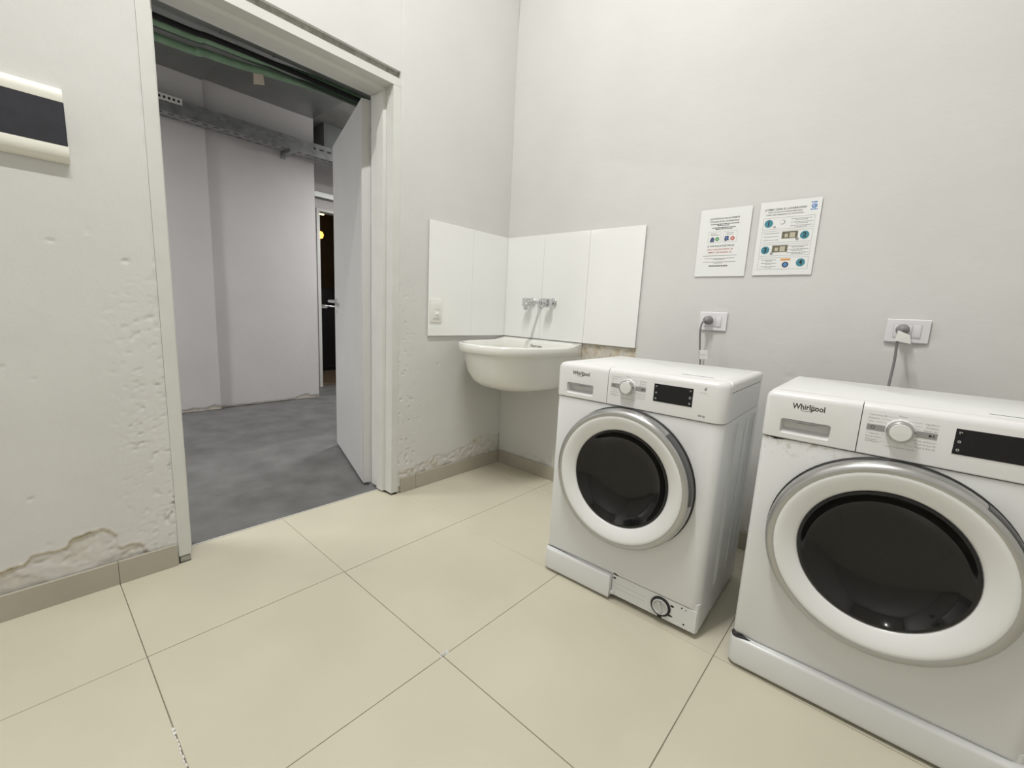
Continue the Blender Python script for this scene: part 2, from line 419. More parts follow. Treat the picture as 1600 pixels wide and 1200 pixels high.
def sbox(name, d, m):
    bm = bmesh.new(); box(bm, *d); return tag(bm_obj(name, bm, m), kind='structure')
sbox('wall_right', (RX, RX+.12, RY, .0, 0, CEIL), 'wall')
sbox('wall_front', (0, RX+.12, RY-.12, RY, 0, CEIL), 'wall')
sbox('ceiling', (-TH, RX+.12, RY-.12, .15, CEIL, CEIL+.12), 'ceil')

# floor: mortar bed with separate tiles
TS, TX, TY = .5931, .4782, -1.3756
fl_ = sbox('floor', (-.115, RX, RY, 0, -.08, -.004), 'grout')
xs = [-.115, TX] + [TX+TS*k for k in range(1, 6)]; ys = [TY+TS*k for k in range(-4, 3)]
xs = [x for x in xs if x < RX]+[RX]; ys = [RY]+[y for y in ys if RY < y < 0]+[0]
G = .0010
for i in range(len(xs)-1):
    for j in range(len(ys)-1):
        x0, x1, y0, y1 = xs[i]+G, xs[i+1]-G, ys[j]+G, ys[j+1]-G
        pcs = [(x0, x1, y0, y1)]
        if i == 0:   # the first row runs into the doorway only between the jambs
            pcs = []
            a, b = max(y0, -1.757), min(y1, -.855)
            pcs.append((.0, x1, y0, y1))
            if b-a > .02: pcs.append((-.113, .0, a, b))
        dz = random.uniform(-.0004, .0004)
        bm = bmesh.new()
        if len(pcs) == 2:   # one L-shaped tile
            (a0, a1, b0, b1), (c0, c1, e0, e1) = pcs
            pl = [(a1, b0), (a1, b1), (a0, b1), (a0, e1), (c0, e1), (c0, e0), (a0, e0), (a0, b0)]
            pl = [p for k, p in enumerate(pl) if p != pl[k-1]]
            lo = [bm.verts.new((x, y, -.009)) for x, y in pl]; hi = [bm.verts.new((x, y, dz)) for x, y in pl]
            bm.faces.new(hi); bm.faces.new(lo[::-1])
            for k in range(len(pl)): bm.faces.new((lo[k], lo[(k+1) % len(pl)], hi[(k+1) % len(pl)], hi[k]))
        else:
            x0, x1, y0, y1 = pcs[0]
            rprism(bm, x0, x1, y0, y1, (.001,)*4, [(-.009, 0), (dz-.0012, 0), (dz, .0012)], 1)
        bm_obj('floor_tile', bm, 'tile', fl_)
# chipped tile corner and grout crumbs
bm = bmesh.new()
for k in range(9):
    a = random.uniform(0, 6.28); rr = random.uniform(0, .016)
    cx, cy = TX+TS-.004+rr*math.cos(a), TY+.004+rr*math.sin(a)
    n = 5; s_ = random.uniform(.004, .008)
    lo = [(cx+s_*math.cos(6.28*q/n+k)*random.uniform(.6, 1.2), cy+s_*math.sin(6.28*q/n+k)*random.uniform(.6, 1.2), .0003) for q in range(n)]
    loft(bm, [lo, [(x*.6+cx*.4, y*.6+cy*.4, .0016) for x, y, z in lo]])
o = bm_obj('chipped_grout', bm, 'joint', fl_); o['kind'] = 'stuff'
bm = bmesh.new()
for k in range(10):
    t = k/9; cx = .79+.12*t; cy = TY-TS+random.uniform(-.0012, .0012)-.002; s_ = .0045 if k < 2 else .0020
    lo = [(cx+(.006 if k < 2 else .0065)*math.cos(6.28*q/6), cy+s_*math.sin(6.28*q/6), .0003) for q in range(6)]
    loft(bm, [lo, [(x*.7+cx*.3, y*.7+cy*.3, .0010) for x, y, z in lo]])
o = bm_obj('white_filler', bm, 'threshold', fl_); o['kind'] = 'stuff'

# skirting tiles
HB, TB = .0865, .011
def skirting(name, pieces, axis):
    root = empty(name); tag(root, kind='structure')
    for a, b in pieces:
        bm = bmesh.new()
        if axis == 'y': rprism(bm, .001, TB, a+.0006, b-.0006, (.0005,)*4, [(.0005, 0), (HB-.002, 0), (HB, .0018)], 1)
        else: rprism(bm, a+.0006, b-.0006, -TB, -.001, (.0005,)*4, [(.0005, 0), (HB-.002, 0), (HB, .0018)], 1)
        bm_obj('skirting_tile', bm, 'skirt', root)
    return root
skirting('baseboard_left', [(-3.55, -3.155), (-3.155, -2.562), (-2.562, -1.969), (-1.969, -1.800)], 'y')
skirting('baseboard_left', [(-.800, -.7), (-.7, -.107), (-.107, -.012)], 'y')
skirting('baseboard_back', [(0.0, .593), (.593, 1.186), (1.186, 1.779), (1.779, 2.372), (2.372, 2.965), (2.965, 3.29)], 'x')

# ---------------------------------------------------------------- door_1: steel frame and open leaf
door = tag(empty('door_1', (0, 0, 0)), kind='structure')
def jamb_profile(y_out, y_in, s):
    # (x, y) outline; s=+1: opening lies at larger y (left jamb)
    return [(.002, y_out), (.002, y_in), (-.060, y_in+s*.001), (-.064, y_in+s*.016), (-.120, y_in+s*.016), (-.124, y_in-s*.0), (-.198, y_in), (-.198, y_out)]
for y_out, y_in, s in ((DL+.0005, -1.757, 1), (DR-.0005, -.855, -1)):
    bm = bmesh.new(); pr = jamb_profile(y_out, y_in, s); z0 = .012 if s < 0 else .03
    loft(bm, [[(x, y, z) for x, y in pr] for z in (z0, DT-.036)]); bm_obj('jamb', bm, 'frame', door)
bm = bmesh.new(); pr = [(.002, DT), (.002, 2.055), (-.060, 2.054), (-.064, 2.039), (-.120, 2.039), (-.124, 2.055), (-.198, 2.055), (-.198, DT)]
loft(bm, [[(x, y, z) for x, z in pr] for y in (DL+.0005, DR-.0005)]); bm_obj('frame_head', bm, 'frame', door)
bm = bmesh.new(); box(bm, -.030, -.001, DL+.004, -1.759, .001, .026, .004); bm_obj('mortar_plug', bm, 'groove', door)
bm = bmesh.new(); box(bm, -.119, -.1145, -1.755, -.857, -.008, .0025, .0008); bm_obj('threshold_strip', bm, 'threshold', door)
# leaf: local x along the leaf from the hinge edge, local y = thickness
P1 = Vector((-.222, -.893, 0)); ang = math.atan2(-.646+.893, -1.021+.222)
leaf_root = bpy.data.objects.new('door_leaf', None); 
bm = bmesh.new(); LW = .836; LT = .046
box(bm, 0, LW, -LT, 0, .014, 2.040, .0015, 1)
leaf = bm_obj('door_leaf', bm, 'leaf', door, 40); leaf.location = P1; leaf.rotation_euler = (0, 0, ang)
bpy.data.objects.remove(leaf_root)
def lever(bm, side):
    y0 = 0 if side > 0 else -LT; s = 1 if side > 0 else -1
    lathe(bm, [(.0, .0), (.024, .0), (.024, .006), (.012, .009), (.0095, .045), (.0, .046)], 20, 'Y', (LW-.055, y0, 1.035)) if s < 0 else lathe(bm, [(.0, .0), (.024, .0), (.024, -.006), (.012, -.009), (.0095, -.045), (.0, -.046)], 20, 'Y', (LW-.055, y0, 1.035))
    yy = y0+s*.046
    tube_pts(bm, spline([(LW-.055, yy-s*.008, 1.035), (LW-.060, yy, 1.035), (LW-.09, yy+s*.002, 1.035), (LW-.165, yy-s*.004, 1.033)], 5), .009, 10)
for s in (1, -1):
    bm = bmesh.new(); lever(bm, s); bm_obj('lever_handle', bm, 'steel', leaf, 50)
bm = bmesh.new(); lathe(bm, [(0, 0), (.012, 0), (.012, -.004), (0, -.004)], 16, 'Y', (LW-.055, 0, .965)); bm_obj('keyhole_plate', bm, 'steel', leaf, 40)
for hz in (1.83, 1.05, .25):
    bm = bmesh.new(); lathe(bm, [(0, -.055), (.008, -.055), (.008, .055), (0, .055)], 12, 'Z', (-.004, -LT-.006, hz)); bm_obj('hinge', bm, 'leaf', leaf, 40)
bm = bmesh.new(); lathe(bm, [(0, -.055), (.010, -.055), (.010, .055), (0, .055)], 12, 'Z', (-.201, -.842, 1.85)); bm_obj('hinge_pin', bm, 'grip', door, 40)

# ---------------------------------------------------------------- corridor
CX = -2.70; CZ = 2.855
sbox('floor_corridor', (-5.6, -.1195, -5, 3.2, -.09, -.004), 'cfloor')
def relief_corr(Y, Z):
    n1 = fbm(Y*26, Z*26+70, 4); n2 = fbm(Y*70, Z*70+30, 3); h = (fbm(Y*2, Z*2+9, 3)-.45)*.005
    d = .012+.045*sstep(-.35, -.15, Y)*n1+(n1-.5)*.02-Z; m = sstep(-.003, .006, d); h -= m*(.004+.004*n2)
    return h, m*.5
def fc(U, Vv):
    h, b = relief_corr(U, Vv); return np.stack([CX+h, U, Vv], -1), b
def fp(U, Vv):
    h, b = relief_corr(U+3, Vv); return np.stack([CX+.045+h, U, Vv], -1), b
g = Grid()
g.add(steps(-.935, .01, 0), steps(0, .01, .2, .05, CZ), fc)
g.box(CX-.16, CX-.012, -5, -.0005, 0, CZ)
g.quad((CX, 0, 0), (CX-.16, 0, 0), (CX-.16, 0, CZ), (CX, 0, CZ))
g.build('wall_corridor', 'wall_corr')
g = Grid()
g.add(steps(-5, .1, -1.4, .01, -.935), steps(0, .01, .2, .05, CZ), fp)
g.box(CX-.010, CX+.032, -5, -.9355, 0, CZ); g.quad((CX-.01, -.935, 0), (CX+.045, -.935, 0), (CX+.045, -.935, CZ), (CX-.01, -.935, CZ))
g.build('pillar_corridor', 'wall_corr')
# far wall with a doorway into a dim room
FX = -3.25
g = Grid()
g.box(FX-.12, FX, -.6, .262, 0, CZ); g.box(FX-.12, FX, 1.12, 3.2, 0, CZ); g.box(FX-.12, FX, .262, 1.12, 2.09, CZ)
g.build('wall_far', 'wall_corr')
bm = bmesh.new(); box(bm, FX, FX+.07, .03, 2.2, 2.20, 2.26, .004); tag(bm_obj('trim_1', bm, 'galv'), kind='structure')
d2 = tag(empty('door_2'), kind='structure')
for y0, y1 in ((.263, .300), (1.082, 1.119)): bxo('jamb', (FX-.11, FX+.012, y0, y1, 0, 2.06), 'frame', d2, .002)
bxo('frame_head', (FX-.11, FX+.012, .263, 1.119, 2.06, 2.089), 'frame', d2, .002)
m = bpy.data.materials.new('clear_glass'); m.use_nodes = True; b_ = m.node_tree.nodes['Principled BSDF']
sset(b_, 'Base Color', (.9, .95, .93, 1)); sset(b_, 'Roughness', .02); sset(b_, 'Transmission Weight', 1.0); sset(b_, 'IOR', 1.1); M['clear'] = m
bxo('glass_pane', (FX-.07, FX-.06, .305, 1.078, .03, 2.05), 'clear', d2)
bm = bmesh.new(); tube_pts(bm, spline([(FX-.058, .335, .985), (FX-.01, .335, .985), (FX-.005, .36, .985), (FX-.006, .47, .98)], 5), .012, 10); box(bm, FX-.06, FX-.05, .315, .40, .955, 1.0, .003); bm_obj('lever_handle', bm, 'chrome', d2, 50)
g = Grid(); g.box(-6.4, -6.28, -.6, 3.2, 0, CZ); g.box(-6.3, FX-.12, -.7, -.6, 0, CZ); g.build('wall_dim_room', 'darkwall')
sbox('floor_dim_room', (-6.3, FX-.121, -.6, 3.2, -.0035, .004), 'brown')
sbox('wall_corridor_end', (-6.4, 0, 3.2, 3.3, 0, CZ), 'wall_corr')
sbox('wall_corridor_start', (-3.0, 0-TH, -5.1, -5, 0, CZ), 'wall_corr')
sbox('wall_corridor_near', (-TH, 0, .151, 3.2, 0, CZ), 'wall_corr')
sbox('wall_corridor_side', (-TH, 0, -5, RY-.125, 0, CZ), 'wall_corr')
sbox('ceiling_corridor', (-6.4, -TH-.001, -5, 3.3, CZ+.001, CZ+.1), 'conc')
# dim room furniture seen through the glass
def amber(y, z, x=-4.6):
    o = empty('amber_lamp', (x, y, z)); bm = bmesh.new(); lathe(bm, [(0, -.06), (.05, -.045), (.065, .0), (.05, .04), (0, .05)], 20, 'Z'); bm_obj('globe', bm, 'amber', o, 60)
    bm = bmesh.new(); tube_pts(bm, [(0, 0, .05), (0, 0, CZ-z)], .006, 6); bm_obj('cord', bm, 'ink', o); return o
tag(amber(.92, 2.0), 'amber glowing globe lamp hanging in the dim room beyond the glass door', 'lamp')
for k, (y, z, lab) in enumerate(((.50, 2.42, 'upper yellow tube light in the dim room beyond the glass door'), (.96, 2.36, 'lower yellow tube light in the dim room beyond the glass door'))):
    o = empty('tube_light', (-4.9, y, z)); bm = bmesh.new(); tube_pts(bm, [(0, -.18, 0), (0, .18, .0)], .018, 10); bm_obj('tube', bm, 'tube', o, 50)
    bm = bmesh.new(); box(bm, -.03, .03, -.2, .2, .018, .05, .004); bm_obj('housing', bm, 'alu', o)
    for q in (-.15, .15):
        bm = bmesh.new(); tube_pts(bm, [(0, q, .05), (0, q, CZ-z)], .003, 5); bm_obj('hanger', bm, 'steel', o)
    tag(o, lab, 'lamp', 'tube lights in the dim room')
o = empty('cupboard', (-4.7, .35, .004)); 
bxo('body', (-.25, .25, 0, .9, .06, 1.25), mat('dark_wood', (.05, .032, .02), .4, noise=.4, nscale=9), o, .004)
bxo('door_panel', (.25, .262, .01, .44, .08, 1.23), mat('dark_wood_front', (.065, .04, .026), .35, noise=.4, nscale=9), o, .003)
bxo('door_panel', (.25, .262, .46, .89, .08, 1.23), 'smoke', o, .003); bxo('plinth', (-.22, .22, .02, .88, 0, .06), 'dark', o)
tag(o, 'dark wooden cupboard standing in the dim room beyond the glass door', 'cupboard')
bxo_ = bxo('wall_poster', (-6.28, -6.27, .75, 1.1, 1.5, 1.9), 'galv'); tag(bxo_, 'pale grey board on the far wall of the dim room', 'board')

# overhead services in the corridor
duct = tag(empty('air_duct', (0, 0, 0)), 'grey sheet metal air duct running above the open doorway', 'duct')
ys_ = [-3.2, -2.3, -1.75, -1.25, -.98, -.68, -.42, .3, 1.2]
for a, b in zip(ys_[:-1], ys_[1:]):
    bxo('duct_section', (-1.060, -.30, a+.006, b-.006, 2.445, 2.83), 'galv2', duct, .003)
    bxo('duct_flange', (-1.063, -.297, b-.006, b+.006, 2.4425, 2.833), 'galv', duct, .001)
# flat sheet-metal covers on the ceiling beside the wall
for (a, b, z, x0, x1, lab) in ((-4, -.935, CZ-.075, CX+.05, -1.75, 'galvanised ceiling duct section left of the pillar edge, above the cable tray'), (-.93, -.0, CZ-.045, CX+.002, -1.75, 'galvanised ceiling duct section right of the pillar edge, above the cable tray')):
    o = empty('ceiling_duct', (0, 0, 0)); bxo('sheet', (x0, x1, a+.004, b-.004, z, CZ-.0005), 'galv', o, .002)
    bxo('edge_strip', (x1-.03, x1+.004, a+.004, b-.004, z-.006, z+.02), 'galv2', o, .002); tag(o, lab, 'duct', 'galvanised ceiling ducts')
o = empty('box_duct', (0, 0, 0))
for k in range(2):
    bxo('duct_panel', (CX-.10-.22*k-.217, CX-.10-.22*k, .16, 1.5, 2.62, 2.853), 'conc', o, .003)
bxo('end_panel', (CX-.10, CX-.09, .15, 1.5, 2.60, 2.853), 'galv2', o, .003)
tag(o, 'boxed grey panelled duct beyond the end of the corridor wall', 'duct')
def pipe(name, pts, r, m, lab, cat='pipe', grp='pipes under the corridor ceiling'):
    bm = bmesh.new(); tube_pts(bm, spline(pts, 10), r, 12); return tag(bm_obj(name, bm, m, None, 60), lab, cat, grp)
pipe('insulated_pipe', [(-1.13, -3.2, 2.42), (-1.120, -1.54, 2.42), (-1.098, -1.29, 2.42), (-1.085, -1.0, 2.42), (-1.085, -.4, 2.42), (-1.09, 1.2, 2.42)], .0145, 'foam', 'black foam insulated pipe running beside the grey duct')
pipe('green_pipe', [(-1.22, -3.2, 2.42), (-1.180, -1.52, 2.42), (-1.143, -1.30, 2.42), (-1.121, -1.05, 2.422), (-1.13, -.80, 2.45), (-1.14, -.4, 2.47), (-1.14, 1.2, 2.47)], .0185, 'gpipe', 'green pipe running nearest the black insulated pipe')
pipe('green_pipe', [(-1.29, -3.2, 2.43), (-1.245, -1.51, 2.43), (-1.198, -1.26, 2.43), (-1.152, -.95, 2.412), (-1.122, -.4, 2.398), (-1.12, 1.2, 2.398)], .010, 'gpipe_dark', 'thin dark green pipe squeezed between two lighter green pipes')
pipe('green_pipe', [(-1.36, -3.2, 2.41), (-1.325, -1.49, 2.41), (-1.285, -1.28, 2.41), (-1.262, -1.12, 2.41), (-1.20, -.87, 2.415), (-1.175, -.60, 2.43), (-1.16, -.2, 2.43), (-1.15, 1.2, 2.43)], .021, 'gpipe', 'green pipe farthest from the doorway, with a beige tag on it')
bm = bmesh.new(); vr = [(-1.245, -1.03, 2.392), (-1.215, -.985, 2.392), (-1.228, -.975, 2.340), (-1.262, -1.025, 2.335)]
loft(bm, [vr, [(x-.0015, y+.001, z) for x, y, z in vr]]); tag(bm_obj('paper_tag', bm, 'tagbeige'), 'small beige paper tag hanging under a green pipe', 'tag')
# perforated cable tray on the corridor wall
tray = empty('cable_tray', (0, 0, 0)); tag(tray, 'perforated galvanised cable tray fixed along the corridor wall', 'cable tray')
t0, t1 = -2.63, -2.49; TZ = 2.405
def strip_with_slots(bm, y0, y1, fixed, plane, pitch=.075, slot=.04, w0=.33, w1=.67):
    n = int((y1-y0)/pitch)
    def q(a0, a1, b0, b1):
        P = lambda a, b: (fixed[0]+(fixed[1]-fixed[0])*b, a, TZ) if plane == 'xy' else (fixed[2], a, fixed[0]+(fixed[1]-fixed[0])*b)
        bm.faces.new([bm.verts.new(P(*c)) for c in ((a0, b0), (a1, b0), (a1, b1), (a0, b1))])
    for k in range(n):
        a = y0+k*pitch
        q(a, a+pitch, 0, w0); q(a, a+pitch, w1, 1); q(a, a+pitch-slot, w0, w1)
bm = bmesh.new(); strip_with_slots(bm, -3.0, 1.2, (t0, t1-.075), 'xy', w0=.3, w1=.5); strip_with_slots(bm, -2.97, 1.2, (t1-.075, t1), 'xy', w0=.45, w1=.65); bm_obj('tray_base', bm, 'tray', tray)
bm = bmesh.new(); strip_with_slots(bm, -3.0, 1.2, (TZ, TZ+.115, t1), 'yz', w0=.55, w1=.68)
bm_obj('tray_side', bm, 'tray', tray)
bm = bmesh.new(); box(bm, t0-.002, t0, -3, 1.2, TZ, TZ+.1); bm_obj('tray_side', bm, 'tray', tray)
for y in (-2.3, -.30):
    wx = CX+.048 if y < -.935 else CX+.004
    bm = bmesh.new(); box(bm, wx, t1+.01, y-.02, y+.02, TZ-.028, TZ-.002, .002); box(bm, wx, wx+.012, y-.02, y+.02, TZ-.05, TZ+.1, .002); bm_obj('bracket', bm, 'galv', tray)
bm = bmesh.new(); box(bm, t1, t1+.002, -1.6, -1.12, TZ+.075, TZ+.122); bm_obj('label_strip', bm, 'cord_tag', tray)
k1 = key(tray, 'strip_print', 'ink')
for k in range(6):
    shape(k1, [(t1+.0025, -1.30+.03*k, TZ+.09), (t1+.0025, -1.285+.03*k, TZ+.09), (t1+.0025, -1.285+.03*k, TZ+.108), (t1+.0025, -1.30+.03*k, TZ+.108)], [(0, 1, 2, 3)])
for k, (x, rr) in enumerate(((-2.60, .012), (-2.565, .016), (-2.53, .010))):
    bm = bmesh.new(); tube_pts(bm, spline([(x, -3, TZ+.002+rr), (x+.008, -1, TZ+.002+rr), (x-.006, .2, TZ+.002+rr), (x, 1.2, TZ+.002+rr)], 8), rr, 8)
    tag(bm_obj('tray_cable', bm, 'foam', None, 60), ['black cable in the tray, nearest the corridor wall', 'thick black cable lying in the middle of the tray', 'thin black cable along the open edge of the tray'][k], 'cable', 'cables in the cable tray')

# ---------------------------------------------------------------- lamps
def batten(name, loc, length, watts, col, label, up=0):
    o = empty(name, loc); tag(o, label, 'lamp')
    bm = bmesh.new(); box(bm, -.035, .035, -length/2, length/2, -.03, 0, .004); bm_obj('housing', bm, 'alu', o)
    bm = bmesh.new(); rprism(bm, -.026, .026, -length/2+.01, length/2-.01, (.004,)*4, [(-.052, .012), (-.046, .002), (-.031, 0)], 2); bm_obj('diffuser', bm, 'led', o)
    l = bpy.data.lights.new('tube_light_source', 'AREA'); l.shape = 'RECTANGLE'; l.size = .05; l.size_y = length-.02; l.energy = watts; l.color = col
    lo = bpy.data.objects.new('tube_light_source', l); COL.objects.link(lo); lo.parent = o; lo.location = (0, 0, -.056)
    if up:   # direct / indirect pendant: light leaves at the top too
        l2 = l.copy(); l2.energy = watts*up; lo = bpy.data.objects.new('tube_light_source', l2); COL.objects.link(lo); lo.parent = o; lo.location = (0, 0, .02); lo.rotation_euler = (math.pi, 0, 0)
        bm = bmesh.new(); box(bm, -.026, .026, -length/2+.01, length/2-.01, .0005, .012, .003); bm_obj('diffuser', bm, 'led', o)
    return o
batten('ceiling_lamp', (1.16, -1.75, CEIL), 1.2, ROOM_W, (1, .99, .965), 'white linear ceiling lamp above the laundry floor')
for yl, wl_, lab in ((-3.3, CORR_W, 'white linear lamp hung in the corridor, on the left beyond the door jamb'), (1.1, CORR_W*.8, 'white linear lamp hung in the corridor, on the right behind the door leaf')):
  cl = batten('pendant_lamp', (-1.75, yl, 2.50), 1.2, wl_, (1, .985, .975), lab, up=.4)
  for q in (-.5, .5):
    bm = bmesh.new(); tube_pts(bm, [(0, q, 0), (0, q, CZ-2.50)], .004, 6); bm_obj('hanger', bm, 'steel', cl)

# ---------------------------------------------------------------- splashback
def splash(name, pieces, wall, lab):
    o = empty(name); tag(o, lab, 'splashback')
    bmj = bmesh.new()
    z0, z1 = .872, 1.487
    a, b = pieces[0][0], pieces[-1][1]
    if wall == 'A': box(bmj, .0046, .0065, a+.002, b-.002, z0+.002, z1-.002)
    else: box(bmj, a+.002, b-.002, -.0065, -.0046, z0+.002, z1-.002)
    bm_obj('adhesive_bed', bmj, 'joint', o)
    for a, b in pieces:
        bm = bmesh.new()
        if wall == 'A': box(bm, .0048, .0125, a+.0006, b-.0006, z0, z1, .0009, 1)
        else: box(bm, a+.0006, b-.0006, -.0125, -.0048, z0, z1, .0009, 1)
        bm_obj('wall_tile', bm, 'splash', o)
splash('splashback', [(-.634, -.313), (-.313, -.0135)], 'A', 'glossy white two-tile splashback on the door wall beside the sink')
splash('splashback', [(.0035, .304), (.304, .617), (.617, .936)], 'B', 'glossy white three-tile splashback behind the chrome tap')
# light switch on the left splashback
o = empty('light_switch', (.0126, -.585, 1.012)); tag(o, 'white rectangular switch plate at the left edge of the splashback', 'switch')
def plateA(name, y0, y1, z0, z1, x0, x1, m, bev=.002): bxo(name, (x0, x1, y0, y1, z0, z1), m, o, bev)
plateA('plate', -.040, .040, -.063, .063, 0, .007, 'switch', .003); plateA('inner_frame', -.024, .024, -.045, .045, .006, .0095, 'switch', .0015)
plateA('blank_module', -.021, .021, .002, .042, .009, .0108, 'switch', .001); plateA('rocker', -.021, .021, -.042, -.001, .009, .0125, 'switch', .002)
bm = bmesh.new(); lathe(bm, [(0, .0), (.009, 0), (.009, .004), (.005, .009), (0, .0095)], 16, 'X', (.0115, .002, -.02)); bm_obj('push_button', bm, 'switch', o, 40)

# ---------------------------------------------------------------- breaker panel
o = empty('breaker_panel', (0, -1.985, 1.497)); tag(o, 'ivory breaker panel with a dark smoked cover on the wall left of the door', 'breaker panel')
def barprof(bm, pr, y0, y1): loft(bm, [[(x, y, z) for x, z in pr] for y in (y0, y1)])
bm = bmesh.new(); barprof(bm, [(.0005, -.095), (.020, -.09), (.020, .09), (.0005, .095)], -.36, 0); bm_obj('back_box', bm, 'cream_plastic', o)
bm = bmesh.new(); barprof(bm, [(.001, .064), (.024, .063), (.0255, .075), (.023, .092), (.015, .1015), (.001, .103)], -.362, .001); bm_obj('top_cover', bm, 'cream_plastic', o, 50)
bm = bmesh.new(); barprof(bm, [(.001, -.058), (.024, -.057), (.0265, -.070), (.024, -.091), (.014, -.101), (.001, -.103)], -.362, .003); bm_obj('bottom_cover', bm, 'cream_plastic', o, 50)
bm = bmesh.new(); barprof(bm, [(.019, -.056), (.0245, -.056), (.0265, 0), (.0245, .062), (.019, .062)], -.35, .002); bm_obj('smoked_door', bm, 'smoke', o, 50)

# ---------------------------------------------------------------- sink
SC, SA, SB = .3065, .303, .56
def dshape(ins, z, bins=None, rear=0., n=2.8, raise_=0.):
    b = SB-(ins if bins is None else bins); out = []
    for k in range(41):
        t = math.pi*k/40; c, s = math.cos(t), math.sin(t)
        y = -rear-(b-rear)*abs(s)**(2/n); a = SA-ins*(min(1, abs(y)/.13)**.7 if z > .66 and rear == 0 else 1)
        x = SC+a*(1 if c >= 0 else -1)*abs(c)**(2/n)
        out.append((x, y, z+raise_*max(0, 1+y/.12)**2 if y > -.12 else z))
    return out
def rear_close(r, m=11):
    a, b = r[-1], r[0]
    return r+[tuple(a[i]+(b[i]-a[i])*k/m for i in range(3)) for k in range(1, m)]
sink = empty('laundry_sink', (SC, -.004, .56)); tag(sink, 'white ceramic wall-hung laundry sink under the splashback corner', 'sink')
RZ = .848
rings = []
for ins, bins, z, rear, rs in ((.20, .30, .585, 0, 0), (.13, .20, .590, 0, 0), (.085, .135, .608, 0, 0), (.058, .09, .640, 0, 0), (.040, .060, .69, 0, 0), (.030, .044, .75, 0, 0), (.025, .036, .789, 0, 0), (.020, .03, .797, 0, 0), (.006, .006, .801, 0, 0), (0, 0, .807, 0, 0), (0, 0, RZ-.008, 0, .02), (.003, .003, RZ-.002, .0, .022), (.010, .010, RZ, .003, .022), (.026, .028, RZ-.001, .03, .02), (.034, .038, RZ-.007, .045, .015), (.042, .050, RZ-.05, .05, 0), (.055, .07, .72, .055, 0), (.085, .12, .645, .07, 0), (.15, .22, .622, .10, 0)):
    rings.append(rear_close([(x-SC, y, z-.56) for x, y, z in dshape(ins, z, bins, rear, raise_=rs)]))
bm = bmesh.new(); loft(bm, rings); bm_obj('basin', bm, 'ceramic', sink, 50)
bm = bmesh.new(); lathe(bm, [(0, .004), (.030, .004), (.034, .001), (.034, -.002)], 20, 'Z', (0, -.20, .063)); bm_obj('drain', bm, 'steel', sink, 40)
kk = key(sink, 'maker_mark', 'ink'); text(kk, 'Ferrum', .022, 0.0180, 0.2686, 'CENTER', y=-.0585, sx=1.3, bold=.0004)

# ---------------------------------------------------------------- wall tap set
tap = empty('wall_tap', (.309, -.0126, 1.088)); tag(tap, 'chrome wall-mounted tap set with two handles and a central spout', 'tap')
for dx, nm in ((-.076, 'handle'), (.083, 'handle')):
    bm = bmesh.new(); lathe(bm, [(0, 0), (.029, 0), (.029, .003), (.020, .011), (.011, .013), (.011, .032), (0, .032)], 24, 'Y', (dx, 0, 0)); bm_obj('flange', bm, 'chrome', tap, 45)
    bm = bmesh.new(); lathe(bm, [(0, .030), (.013, .030), (.015, .036), (.024, .042), (.0255, .050), (.0255, .062), (.022, .068), (.010, .071), (0, .071)], 24, 'Y', (dx, 0, 0))
    for k in range(4):
        a = math.pi/4+k*math.pi/2
        lathe(bm, [(0, .044), (.007, .045), (.0085, .056), (.007, .066), (0, .067)], 10, 'Y', (dx+.025*math.cos(a), 0, .025*math.sin(a)))
    bm_obj(nm, bm, 'chrome', tap, 45)
bm = bmesh.new(); lathe(bm, [(0, 0), (.029, 0), (.029, .003), (.021, .012), (.013, .014), (.013, .03), (0, .03)], 24, 'Y', (0, 0, 0)); bm_obj('flange', bm, 'chrome', tap, 45)
bm = bmesh.new(); tube_pts(bm, spline([(0, -.025, 0), (0, -.09, .002), (0, -.128, 0), (0, -.146, -.012), (0, -.149, -.03)], 6), [.0095]*22+[.0105]*3, 14); bm_obj('spout', bm, 'chrome', tap, 50)
bm = bmesh.new(); lathe(bm, [(0, -.046), (.0125, -.046), (.0125, -.028), (.010, -.026)], 16, 'Z', (0, -.149, 0), cap=False); bm_obj('aerator', bm, 'chrome', tap, 40)

# ---------------------------------------------------------------- outlets with plugs and cords
def outlet(x, lab):
    o = empty('wall_outlet', (x, -.004, 1.0295)); tag(o, lab, 'outlet', 'wall outlets above the machines')
    bm = bmesh.new()   # gently bowed plate
    pr = []
    for k in range(9): t = -1+2*k/8; pr.append((t*.0595, -.0085+.0035*t*t))
    rows = []
    for z, ex in ((-.0425, .003), (-.039, 0), (.039, 0), (.0425, .003)):
        rows.append([(px*(1-.0*ex), min(-.001, py+ex), z) for px, py in pr]+[(.0595, 0, z), (-.0595, 0, z)])
    loft(bm, rows); bm_obj('plate', bm, 'outlet', o, 40)
    bxo('module_frame', (-.037, .037, -.0095, -.006, -.024, .024), 'outlet', o, .001)
    kf = key(o, 'module_gap', 'inksoft'); frame(kf, -.0375, .0375, -.0245, .0245, .0007, -.0097); rect(kf, .0122, .0133, -.0225, .0225, -.0097)
    bxo('socket_module', (-.0345, .012, -.0108, -.009, -.0215, .0215), 'outlet', o, .0008)
    bxo('blank_module', (.0135, .0345, -.0108, -.009, -.0215, .0215), 'outlet', o, .0008)
    return o
outlet(1.304, 'white outlet with a grey plug, left of the two, below the paper notices')
outlet(1.973, 'white outlet with a tagged grey plug, above the rust-stained washing machine')
